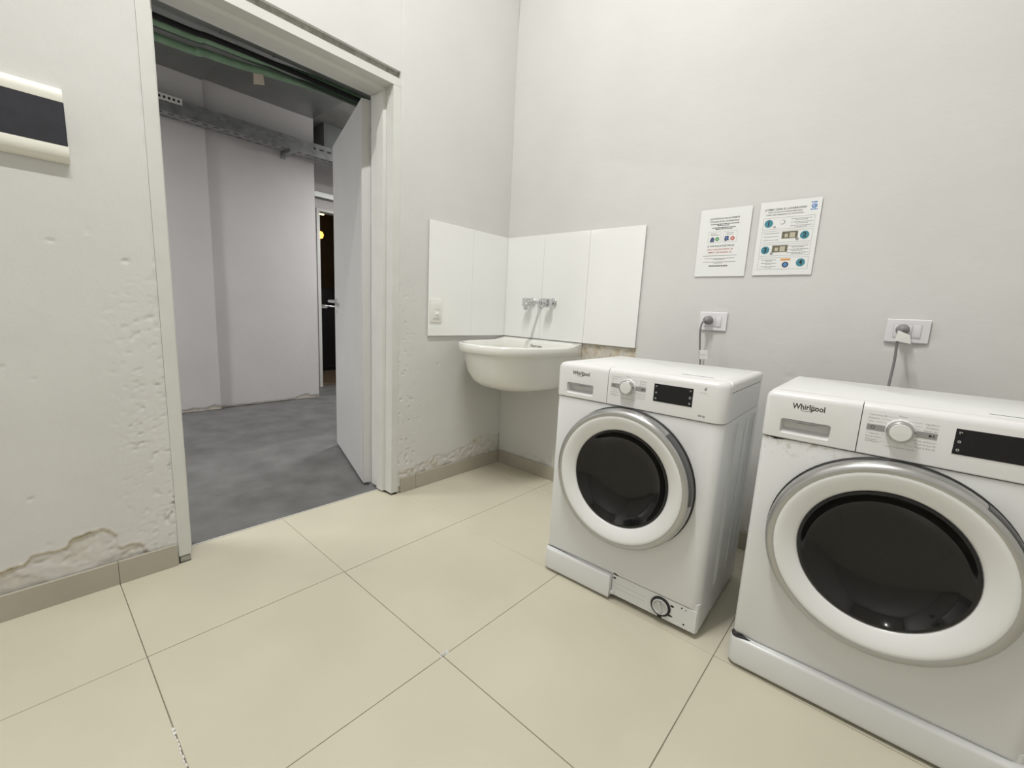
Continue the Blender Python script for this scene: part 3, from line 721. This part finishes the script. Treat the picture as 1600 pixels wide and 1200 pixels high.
def cord(px, pts, tagpts, lab):
    o = empty('power_cord', (px, -.0156, 1.034)); tag(o, lab, 'power cord', 'grey power cords')
    bm = bmesh.new(); lathe(bm, [(0, .0), (.018, 0), (.0195, .004), (.0195, .022), (.017, .036), (.010, .044), (0, .046)], 24, 'Y'); bm_obj('plug', bm, 'plug', o, 45)
    bm = bmesh.new(); tube_pts(bm, spline(pts, 8), .0042, 8); bm_obj('cable', bm, 'cable', o, 60)
    bm = bmesh.new(); loft(bm, [tagpts, [(x, y+.0012, z) for x, y, z in tagpts]]); t = bm_obj('tag', bm, 'cord_tag', o)
    return o
def rel(px, pts): return [(x-px, y+.0156, z-1.034) for x, y, z in pts]
c1 = cord(1.290, rel(1.290, [(1.290, -.052, 1.030), (1.281, -.074, 1.024), (1.276, -.078, .985), (1.282, -.072, .90), (1.292, -.075, .83), (1.300, -.10, .70), (1.30, -.12, .40), (1.30, -.2, .25)]), rel(1.290, [(1.283, -.079, .898), (1.317, -.078, .901), (1.323, -.078, .860), (1.288, -.079, .856)]), 'grey power cord plugged into the outlet below the notices, a white tag halfway down')
c2 = cord(1.960, rel(1.960, [(1.960, -.052, 1.028), (1.954, -.082, 1.018), (1.952, -.085, .985), (1.954, -.08, .92), (1.952, -.09, .84), (1.95, -.12, .70), (1.95, -.14, .40), (1.95, -.2, .25)]), rel(1.960, [(1.948, -.098, 1.031), (1.982, -.096, 1.016), (1.988, -.094, .986), (1.944, -.098, .995)]), 'grey power cord with a white tag right under its plug')
for c, x0, z0, rot in ((c1, 1.287-1.29, .878-1.034, .05), (c2, 1.952-1.96, 1.000-1.034, -.45)):
    k1 = key(c, 'tag_print', 'inkgrey'); polyline(k1, [(x0+.004, z0), (x0+.026, z0+.022*rot)], .0018, -.0660 if c is c1 else -.0795)

# ---------------------------------------------------------------- paper notices
rnd = random.Random(3)
def sheet(x, z, wd, ht, lab):
    o = empty('paper_notice', (x, -.0048, z)); tag(o, lab, 'notice', 'printed notices on the back wall')
    bxo('sheet', (0, wd, -.0008, 0, 0, ht), 'paper', o); return o
YP = -.0011
o = sheet(1.195, 1.232, .2135, .295, 'white notice with red and green icons, left of the two on the wall')
K = key(o, 'black_print', 'ink'); KG = key(o, 'grey_print', 'inkgrey'); KR = key(o, 'red_print', 'inkred')
text(K, '¿QUÉ PRODUCTOS SE PERMITE', .0096, .1045, .252, 'CENTER', YP, bold=.00015, sx=.93); text(K, 'UTILIZAR EN EL LAVARROPAS?', .0096, .1045, .2395, 'CENTER', YP, bold=.00015, sx=.93)
for z, a, b in ((.2285, .048, .166), (.2225, .078, .130), (.213, .056, .155), (.207, .071, .142)): dashes(K, a, b, z, .0032, YP, rnd)
for a, b in ((.043, .098), (.108, .164)): frame(KG, a, b, .149, .196, .0008, YP)
for z, a, b in ((.188, .053, .080), (.182, .053, .090), (.188, .118, .150), (.182, .121, .148)): dashes(KG, a, b, z, .0026, YP, rnd)
k2 = key(o, 'green_icon', 'green', False); disc(k2, .083, .164, .0088, YP); k3 = key(o, 'red_icon', 'red', False); disc(k3, .147, .164, .0088, YP)
kw = key(o, 'icon_strokes', 'paper'); polyline(kw, [(.079, .164), (.082, .1605), (.0875, .168)], .0018, YP-.0002); polyline(kw, [(.143, .160), (.151, .168)], .0018, YP-.0002); polyline(kw, [(.143, .168), (.151, .160)], .0018, YP-.0002)
kn = key(o, 'bottle_icons', 'navy')
shape(kn, [(.053, YP, .152), (.069, YP, .152), (.071, YP, .165), (.064, YP, .174), (.058, YP, .172), (.053, YP, .162)], [tuple(range(6))]); shape(kn, [(.113, YP, .158), (.131, YP, .158), (.131, YP, .175), (.115, YP, .175)], [(0, 1, 2, 3)]); rect(kn, .116, .124, .153, .158, YP); rect(kn, .127, .136, .1565, .159, YP)
kb2 = key(o, 'bottle_label', 'blue'); disc(kb2, .122, .166, .0045, YP-.0002, 14); disc(kb2, .062, .161, .0035, YP-.0002, 12)
text(K, '⚠ POR FALLAS ELÉCTRICAS', .0098, .100, .1335, 'CENTER', YP, bold=.00015, sx=.93); text(KR, 'SÓLO USAR EN RÁPIDO 30', .0094, .100, .1185, 'CENTER', YP, bold=.00015, sx=.95); text(KR, 'SIMPLY USE RAPIDO 30', .0094, .100, .1055, 'CENTER', YP, bold=.00015, sx=1.05)
for z, a, b in ((.0915, .030, .172), (.0795, .038, .165), (.0748, .078, .125), (.0640, .033, .172), (.0590, .081, .118)): dashes(KG, a, b, z, .0026, YP, rnd)
dashes(K, .060, .140, .0465, .0045, YP, rnd)
o = sheet(1.4395, 1.2345, .2145, .2965, 'white notice with four numbered teal circles, right of the two on the wall')
K = key(o, 'black_print', 'ink'); KG = key(o, 'grey_print', 'inkgrey')
text(K, '¿CÓMO USAR EL LAVARROPAS?', .0108, .091, .2645, 'CENTER', YP, bold=.00015, sx=.98); text(K, 'HOW TO USE THE WASHING MACHINE?', .0066, .091, .2535, 'CENTER', YP, bold=.0001); text(K, 'COMO USAR A MAQUINA DE LAVAR ROUPA?', .0066, .091, .2435, 'CENTER', YP, bold=.0001)
kb = key(o, 'round_logo', 'blue', False); disc(kb, .1905, .266, .0095, YP); kbt = key(o, 'logo_print', 'blue'); kbw = key(o, 'logo_swirl', 'paper'); ringshape(kbw, .1915, .267, .0035, .006, YP-.0002, 18, 20, 290); dashes(kbt, .179, .202, .280, .004, YP, rnd); dashes(kbt, .179, .202, .2525, .004, YP, rnd)
kc = key(o, 'photo_light', 'cream'); kor = key(o, 'orange_print', 'orange'); ksl = key(o, 'grey_icon', 'stripgrey')
for n, (z0, z1) in enumerate(((.1855, .2315), (.1315, .1785), (.078, .1245), (.0235, .071))):
    frame(KG, .017, .198, z0, z1, .0009, YP); zc = (z0+z1)/2; left = n in (0, 2); cx = .038 if left else .172
    kt = key(o, 'teal_circle', 'teal', False); kd = key(o, 'numeral', 'ink', False); ko = key(o, 'photo_print', 'olive', False)
    disc(kt, cx, zc+.001, .0158, YP, 28); text(kd, str(n+1), .026, cx, zc+.001, 'CENTER', YP-.0003, bold=.0006)
    tx0, tx1 = (.118, .192) if left else (.026, .082)
    if n == 3: tx0, tx1 = .030, .086
    for q in range(3):
        zz = z1-.009-q*.0135; dashes(KG, tx0, tx1, zz, .0023, YP, rnd)
        if n != 1: dashes(KG, tx0+.016, tx1-.016, zz-.005, .0023, YP, rnd)
    if n == 0: disc(ksl, .088, zc+.004, .0095, YP); kk0 = key(o, 'knob_picture', 'paper'); disc(kk0, .0865, zc+.0045, .0075, YP-.0002); disc(ksl, .061, z0+.009, .0045, YP)
    if n in (1, 2):
        xa = .092 if n == 1 else .063; rect(ko, xa, xa+.056, zc-.009, zc+.019, YP); rect(kc, xa+.028, xa+.047, zc-.006, zc+.014, YP-.0002); rect(kc, xa+.010, xa+.022, zc-.004, zc+.010, YP-.0002)
        disc(ksl, xa+(.056 if n == 1 else .0), zc-.013, .006, YP-.0003)
    if n == 3:
        rect(kor, .100, .135, z1-.013, z1-.005, YP); kdk = key(o, 'dark_ring', 'ink'); ringshape(kdk, .119, zc-.006, .0075, .0115, YP); disc(kbt, .119, zc-.006, .0075, YP)

# ---------------------------------------------------------------- washing machines
W, H, D = .595, .85, .50
def machine(loc, rz, broken, lab):
    o = empty('washing_machine', loc, rz); tag(o, lab, 'washing machine')
    RC = (.014, .032, .008, .008)
    FB = .100
    # cabinet
    bm = bmesh.new(); rprism(bm, 0, W, 0, D, RC, [(FB, .004), (FB+.003, .001), (FB+.008, 0), (.716, 0), (.7195, .002)])
    body = bm_obj('cabinet', bm, 'white_enamel' if broken else 'rusty', o, 40)
    bm = bmesh.new(); lathe(bm, [(.1685, .05), (.1685, -.09)], 48, 'Y', (.2935, 0, .474), cap=True); cut(body, [bm_obj('c', bm)])
    bm = bmesh.new(); rprism(bm, .003, W-.001, .006, D, (.02, .012, .006, .006), [(.018, .0), (FB+.02, .0)]); bm_obj('base_frame', bm, 'white_enamel', o, 40)
    bm = bmesh.new(); rprism(bm, .006, W-.006, .036, D, (.01, .01, .006, .006), [(.715, 0), (.816, 0)]); bm_obj('upper_frame', bm, 'gasket', o)
    bm = bmesh.new(); rprism(bm, .0015, W-.0015, .055, D, (.002, .002, .008, .008), [(.7215, 0), (.8125, 0)]); bm_obj('upper_cabinet', bm, 'white_enamel', o, 40)
    # pressed ribs on both side panels
    for side in (0, 1):
        for ly in (.150, .172, .30, .385, .43):
            pts = [(W-.0005 if side else .0005, ly, .13), (W+.0008 if side else -.0008, ly, .17), (W+.0008 if side else -.0008, ly, .66), (W-.0005 if side else .0005, ly+.012, .70)]
            bm = bmesh.new(); tube_pts(bm, pts, .0035, 6); bm_obj('side_rib', bm, 'white_enamel', o, 60)
    for fx, fy in ((.06, .06), (W-.06, .06), (.06, D-.06), (W-.06, D-.06)):
        bm = bmesh.new(); lathe(bm, [(0, 0), (.02, 0), (.022, .004), (.014, .010), (.012, .019), (0, .019)], 14, 'Z', (fx, fy, 0)); bm_obj('foot', bm, 'gasket', o, 40)
    # top panel
    bm = bmesh.new(); rprism(bm, -.001, W+.001, .0502, D+.006, (.003, .003, .02, .02), [(.8155, .001), (.818, 0), (.838, 0), (.845, .003), (.849, .010), (.850, .020)]); tp = bm_obj('top_panel', bm, 'white_plastic', o, 40)
    bm = bmesh.new(); rprism(bm, .022, W-.022, .07, D-.02, (.01,)*4, [(.8500, .0), (.8508, .0015)]); bm_obj('top_inset', bm, 'white_enamel', tp, 30)
    bm = bmesh.new(); box(bm, .43, .53, .078, .082, .8507, .8513); bm_obj('vent_slot', bm, 'ink', tp)
    # control fascia: drawer front and panel
    prof = [(.7225, .0022), (.7250, .0), (.832, 0), (.840, .0025), (.846, .0075), (.8495, .015), (.850, .020)]
    def fascia(name, x0, x1, r, m):
        bm = bmesh.new()
        rings = []
        for z, ins in prof:
            f = rrect(x0, x1, -.004, .050, r, 0, 6); lim = []
            for x, y in f:   # round only the front (and the outer end)
                yy = y+ins*max(0, 1-(y+.004)/.054)
                xx = x
                if r[0] > .01: xx = x+ins*max(0, 1-(x-x0)/.06) if x < x0+.06 else xx
                if r[1] > .01: xx = x-ins*max(0, 1-(x1-x)/.06) if x > x1-.06 else xx
                lim.append((xx, yy, z))
            rings.append(lim)
        loft(bm, rings); return bm_obj(name, bm, m, o, 40)
    dr = fascia('detergent_drawer', -.002, .2075, (.014, .001, .001, .001), 'white_plastic')
    pn = fascia('control_panel', .2090, W+.001, (.001, .034, .001, .001), 'white_plastic')
    bm = bmesh.new(); x0, x1, z0, z1 = .040, .152, .739, .777     # finger pocket
    v = [(x0, -.006, z0-.003), (x1, -.006, z0-.003), (x1, -.006, z1), (x0, -.006, z1), (x0+.004, .022, z0+.011), (x1-.004, .022, z0+.011), (x1-.004, .022, z1+.004), (x0+.004, .022, z1+.004)]
    vv = [bm.verts.new(p) for p in v]
    for f in ((0, 1, 2, 3), (7, 6, 5, 4), (0, 4, 5, 1), (1, 5, 6, 2), (2, 6, 7, 3), (3, 7, 4, 0)): bm.faces.new([vv[i] for i in f])
    bmesh.ops.bevel(bm, geom=[e for e in bm.edges if abs(e.verts[0].co.y-e.verts[1].co.y) > .01], offset=.005, segments=3, affect='EDGES', profile=.5)
    c = bm_obj('c', bm, None, None); cut(dr, [c])
    bm = bmesh.new()   # curved grip bar over the pocket
    pr = []
    for k in range(13): t = k/12; pr.append((x0+.004+(x1-x0-.008)*t, .0055*math.sin(math.pi*t)))
    loft(bm, [[(x, -.0035, z1-.0008) for x, d_ in pr]+[(x, .010, z1-.0008) for x, d_ in pr[::-1]], [(x, -.0035, z1-.002-d_) for x, d_ in pr]+[(x, .010, z1-.0015-d_) for x, d_ in pr[::-1]]]); bm_obj('drawer_handle', bm, 'inkgrey', dr)
    YF = -.0043
    k1 = key(dr, 'logo', 'logo', False); text(k1, 'Whirlpool', .0205, .0985, .8155, 'CENTER', YF, bold=.00045, sx=.84)
    a = [(.0985+.012*math.cos(t)*1.5-.002, .8135+.0085*math.sin(t)+.002*math.cos(t)) for t in [math.radians(x) for x in range(-150, 100, 12)]]
    polyline(k1, a, .0010, YF)
    # program knob
    kx, kz = .2835, .7925
    bm = bmesh.new(); lathe(bm, [(0, 0), (.0285, 0), (.0285, .002), (.0265, .007), (0, .007)], 32, 'Y', (kx, -.004, kz)); kn = bm_obj('knob', bm, 'white_plastic', pn, 40)
    bm = bmesh.new(); lathe(bm, [(.0262, .006), (.0245, .019), (.0230, .0205), (.0205, .021)], 32, 'Y', (kx, -.004, kz)); bm_obj('knob_ring', bm, 'silver', kn, 40)
    bm = bmesh.new(); lathe(bm, [(.0206, .0205), (.019, .0222), (.010, .0228), (0.0002, .0229)], 32, 'Y', (kx, -.004, kz)); bm_obj('knob_cap', bm, 'white_plastic', kn, 40)
    bm = bmesh.new(); box(bm, kx+.018, kx+.027, -.0235, -.021, kz+.004, kz+.0055); bm_obj('knob_pointer', bm, 'ink', kn)
    k2 = key(pn, 'grey_button', 'stripgrey'); 
    for (a0, a1, nm) in ((.2210, .2555, 'start'), (.3115, .3470, 'play')):
        bm = bmesh.new(); box(bm, a0, a1, -.0046, -.0036, kz-.0075, kz+.0075, .0003, 1); bm_obj('grey_button', bm, 'stripgrey', pn)
    k3 = key(pn, 'button_symbols', 'ink'); ks = -.0049
    ringshape(k3, .2325, kz, .0032, .0042, ks, 18); polyline(k3, [(.2265, kz), (.2285, kz)], .0008, ks)
    shape(k3, [(.3330, ks, kz-.0036), (.3390, ks, kz), (.3330, ks, kz+.0036)], [(0, 1, 2)]); rect(k3, .3398, .3408, kz-.0033, kz+.0033, ks); rect(k3, .3416, .3426, kz-.0033, kz+.0033, ks)
    k4 = key(pn, 'program_print', 'inksoft'); ts = .0056
    L = [('Cobertores 40°', .8235), ('Delicados', .8155), ('Lana', .8075), ('1° Algodón', .7775), ('Rápido Diario', .7695), ('Aclarado+', .7625), ('centrifugado', .7580)]
    for s_, z in L: text(k4, s_, ts, .2215, z, 'LEFT', YF)
    Rr = [('Algodones', .8185), ('Sintéticos', .8105), ('Rápido 30°', .8030), ('Lavado silencioso', .7770), ('Wash & Dry 90', .7690), ('Wash & Dry 45', .7610)]
    for s_, z in Rr: text(k4, s_, ts, .3475, z, 'RIGHT', YF)
    text(k4, 'Mixtos', ts, kx, .8275, 'CENTER', YF); text(k4, 'Carga Programa secado', ts, kx+.004, .7525, 'CENTER', YF)
    ink = .0005
    for pts in ([(.258, .8235), (.274, .8235), (.2745, .8205)], [(.247, .8155), (.2625, .8155), (.263, .811)], [(.236, .8075), (.2545, .8075), (.255, .803)], [(.2835, .8245), (.2835, .8205)], [(.319, .8185), (.2935, .8185), (.293, .816)], [(.319, .8105), (.304, .8105), (.3035, .808)], [(.316, .8030), (.310, .8030)], [(.250, .7775), (.256, .7775)], [(.256, .7695), (.261, .7695)], [(.250, .7610), (.268, .7610), (.2685, .765)], [(.2835, .756), (.2835, .763)], [(.310, .7610), (.296, .7610), (.2955, .765)]): polyline(k4, pts, ink, YF)
    # display
    bm = bmesh.new(); box(bm, .3745, .4985, -.0050, -.0035, .7615, .8195, .0006, 1); ds = bm_obj('display', bm, 'black', pn)
    k5 = key(ds, 'display_icons', 'icon'); yd = -.0053
    for x, z in ((.3825, .8105), (.3825, .7905), (.3825, .7715), (.4905, .8105), (.4905, .7905), (.4905, .7715)): ringshape(k5, x, z, .0014, .0030, yd, 14, 0, 360 if z != .8105 else 250)
    polyline(k5, [(.3795, .8135), (.3815, .8125)], .0008, yd); polyline(k5, [(.487, .786), (.494, .786)], .0009, yd)
    k6 = key(pn, 'badge_print', 'logo'); text(k6, '6', .0165, .5325, .824, 'CENTER', YF, shear=.25); text(k4, '6th sense', .0052, .528, .8115, 'CENTER', YF); ringshape(k4, .541, .809, .005, .0054, YF, 14, 180, 330); text(k6, '8/6 kg', .0080, .5300, .7395, 'CENTER', YF, bold=.0001)
    # door
    cx, cz = .2935, .474
    dc = (cx, 0, cz)
    dd = empty('door'); dd.parent = o
    bpy.data.objects.remove(dd)
    bm = bmesh.new(); lathe(bm, [(.247, -.002), (.2495, .004), (.246, .008), (.235, .008)], 72, 'Y', dc); gask = bm_obj('door_gasket', bm, 'gasket', o, 40)
    bm = bmesh.new(); lathe(bm, [(.215, .010), (.2440, .006), (.2462, .014), (.2462, .030), (.2440, .040), (.2390, .0475), (.2320, .0515), (.2255, .0520), (.2225, .0500)], 72, 'Y', dc); rg = bm_obj('door_ring', bm, 'silver', o, 60)
    bm = bmesh.new(); lathe(bm, [(.2459, .012), (.2472, .0135), (.2474, .031), (.2453, .0410), (.2432, .0445), (.2415, .0450)], 24, 'Y', dc, -4, 52); bm_obj('door_grip', bm, 'grip', rg, 60)
    bm = bmesh.new(); lathe(bm, [(.2226, .0502), (.2190, .0515), (.2130, .0510), (.2020, .0475), (.1900, .0415), (.1800, .0360), (.1735, .0315), (.1710, .026)], 72, 'Y', dc); bm_obj('door_inner_ring', bm, 'ring_white', o, 60)
    bm = bmesh.new(); lathe(bm, [(.1712, .024), (.1705, .0315), (.1680, .0325), (.1640, .0318)], 72, 'Y', dc); bm_obj('glass_rim', bm, 'glassrim', o, 60)
    bm = bmesh.new(); lathe(bm, [(.1655, .0310), (.1610, .0262), (.1550, .0195), (.1450, .0100), (.1320, .0010), (.1150, -.0065), (.095, -.0120), (.07, -.0158), (.04, -.0180), (.015, -.0187), (.0003, -.0188)], 72, 'Y', dc); bm_obj('door_glass', bm, 'glass', o, 80)
    # kick plate
    def kick(x1, m='white_enamel'):
        bm = bmesh.new(); rl = (.026, .032 if x1 > .5 else .0008, .001, .001)
        rprism(bm, -.005, x1, -.018, .010 if x1 < .5 else .04, rl, [(.010, .004), (.013, .001), (.020, 0), (.088, 0), (.0935, .0018), (.0965, .0060)]); return bm_obj('kick_plate', bm, m, o, 40)
    kick(.290 if broken else W+.004)
    if broken:
        bxo('kick_clip', (.2905, .302, -.006, .005, .024, .036), 'white_plastic', o, .001)
        bm = bmesh.new(); box(bm, .2915, W-.004, .0022, .0058, .020, .0985, .0008, 1); fp_ = bm_obj('filter_panel', bm, 'white_enamel', o)
        fc_ = (.474, .002, .062)
        bm = bmesh.new(); lathe(bm, [(.0275, -.002), (.0275, .005), (.0325, .005), (.0345, .002), (.0345, -.002)], 32, 'Y', fc_); box(bm, .467, .481, -.002, .002, .022, .030); fcap = bm_obj('filter_collar', bm, 'gasket', o, 40)
        bm = bmesh.new(); lathe(bm, [(.0272, -.001), (.0268, .0075), (.024, .009), (.0205, .006), (.0195, .004), (.0003, .004)], 32, 'Y', fc_); fcp = bm_obj('filter_cap', bm, 'filtercap', o, 40)
        bm = bmesh.new(); g_ = bmesh.ops.create_cube(bm, size=1); bmesh.ops.scale(bm, vec=(.009, .012, .038), verts=g_['verts']); bmesh.ops.bevel(bm, geom=bm.edges[:], offset=.002, segments=2, affect='EDGES')
        bmesh.ops.rotate(bm, verts=bm.verts, matrix=Matrix.Rotation(-.35, 3, 'Y')); bmesh.ops.translate(bm, verts=bm.verts, vec=(fc_[0], fc_[1]-.007, fc_[2])); bm_obj('cap_grip', bm, 'filtercap', fcp, 40)
        kh = key(fp_, 'panel_holes', 'dark')
        yh = .0021
        for x, z, rx, rz_ in ((.3000, .087, .006, .0035), (.5120, .0800, .0065, .004), (.5080, .0430, .009, .0035), (.5430, .0890, .003, .003), (.5560, .0870, .0022, .0022), (.5540, .0350, .003, .0035)): disc(kh, x, z, rx, yh, 12, rz_)
        for x, z in ((.435, .082), (.447, .036), (.508, .047)): pass
        kp = key(fp_, 'panel_ridges', 'inksoft')
        for z in (.068, .050): rect(kp, .305, .42, z, z+.0010, yh)
        # bent and torn lower edge of the cabinet at the right corner
        kt_ = key(body, 'torn_edge', 'dark'); shape(kt_, [(.548, -.0006, .1035), (.565, .0010, .1055), (.578, .0085, .1125), (.584, .0135, .1190), (.586, .0155, .1150), (.572, .0050, .1030)], [tuple(range(6))])
        shape(kt_, [(.296, -.0006, .108), (.312, -.0006, .1045), (.316, -.0006, .100), (.302, -.0006, .1015), (.297, -.0006, .103)], [tuple(range(5))])
    else:
        kt_ = key(body, 'open_seam', 'dark'); shape(kt_, [(.006, -.0006+.012, .7195), (.014, .0035, .7165), (.028, -.0008, .7150), (.040, -.0008, .7172), (.060, -.0008, .7195), (.03, -.0010, .7215), (.012, .0055, .7215)], [tuple(range(7))])
        bm = bmesh.new()
        pl = [(-.0030, .004, .0975), (.002, -.0105, .0975), (.012, -.0160, .0968), (.030, -.0130, .0972), (.05, -.0075, .0978), (.030, -.004, .1005), (.014, .004, .106), (.003, .012, .108)]
        loft(bm, [pl, [(x+.001, y+.004, z-.001) for x, y, z in pl]]); bm_obj('torn_corner', bm, 'gasket', o)
    return o
machine((1.005, -.777, 0), math.radians(1.4), True, 'white front-loading washing machine nearest the sink, kick plate broken and filter cap exposed')
machine((1.703, -.768, 0), math.radians(.9), False, 'white front-loading washing machine at the right edge, rust-stained below its drawer, kick plate intact')

flush_print()
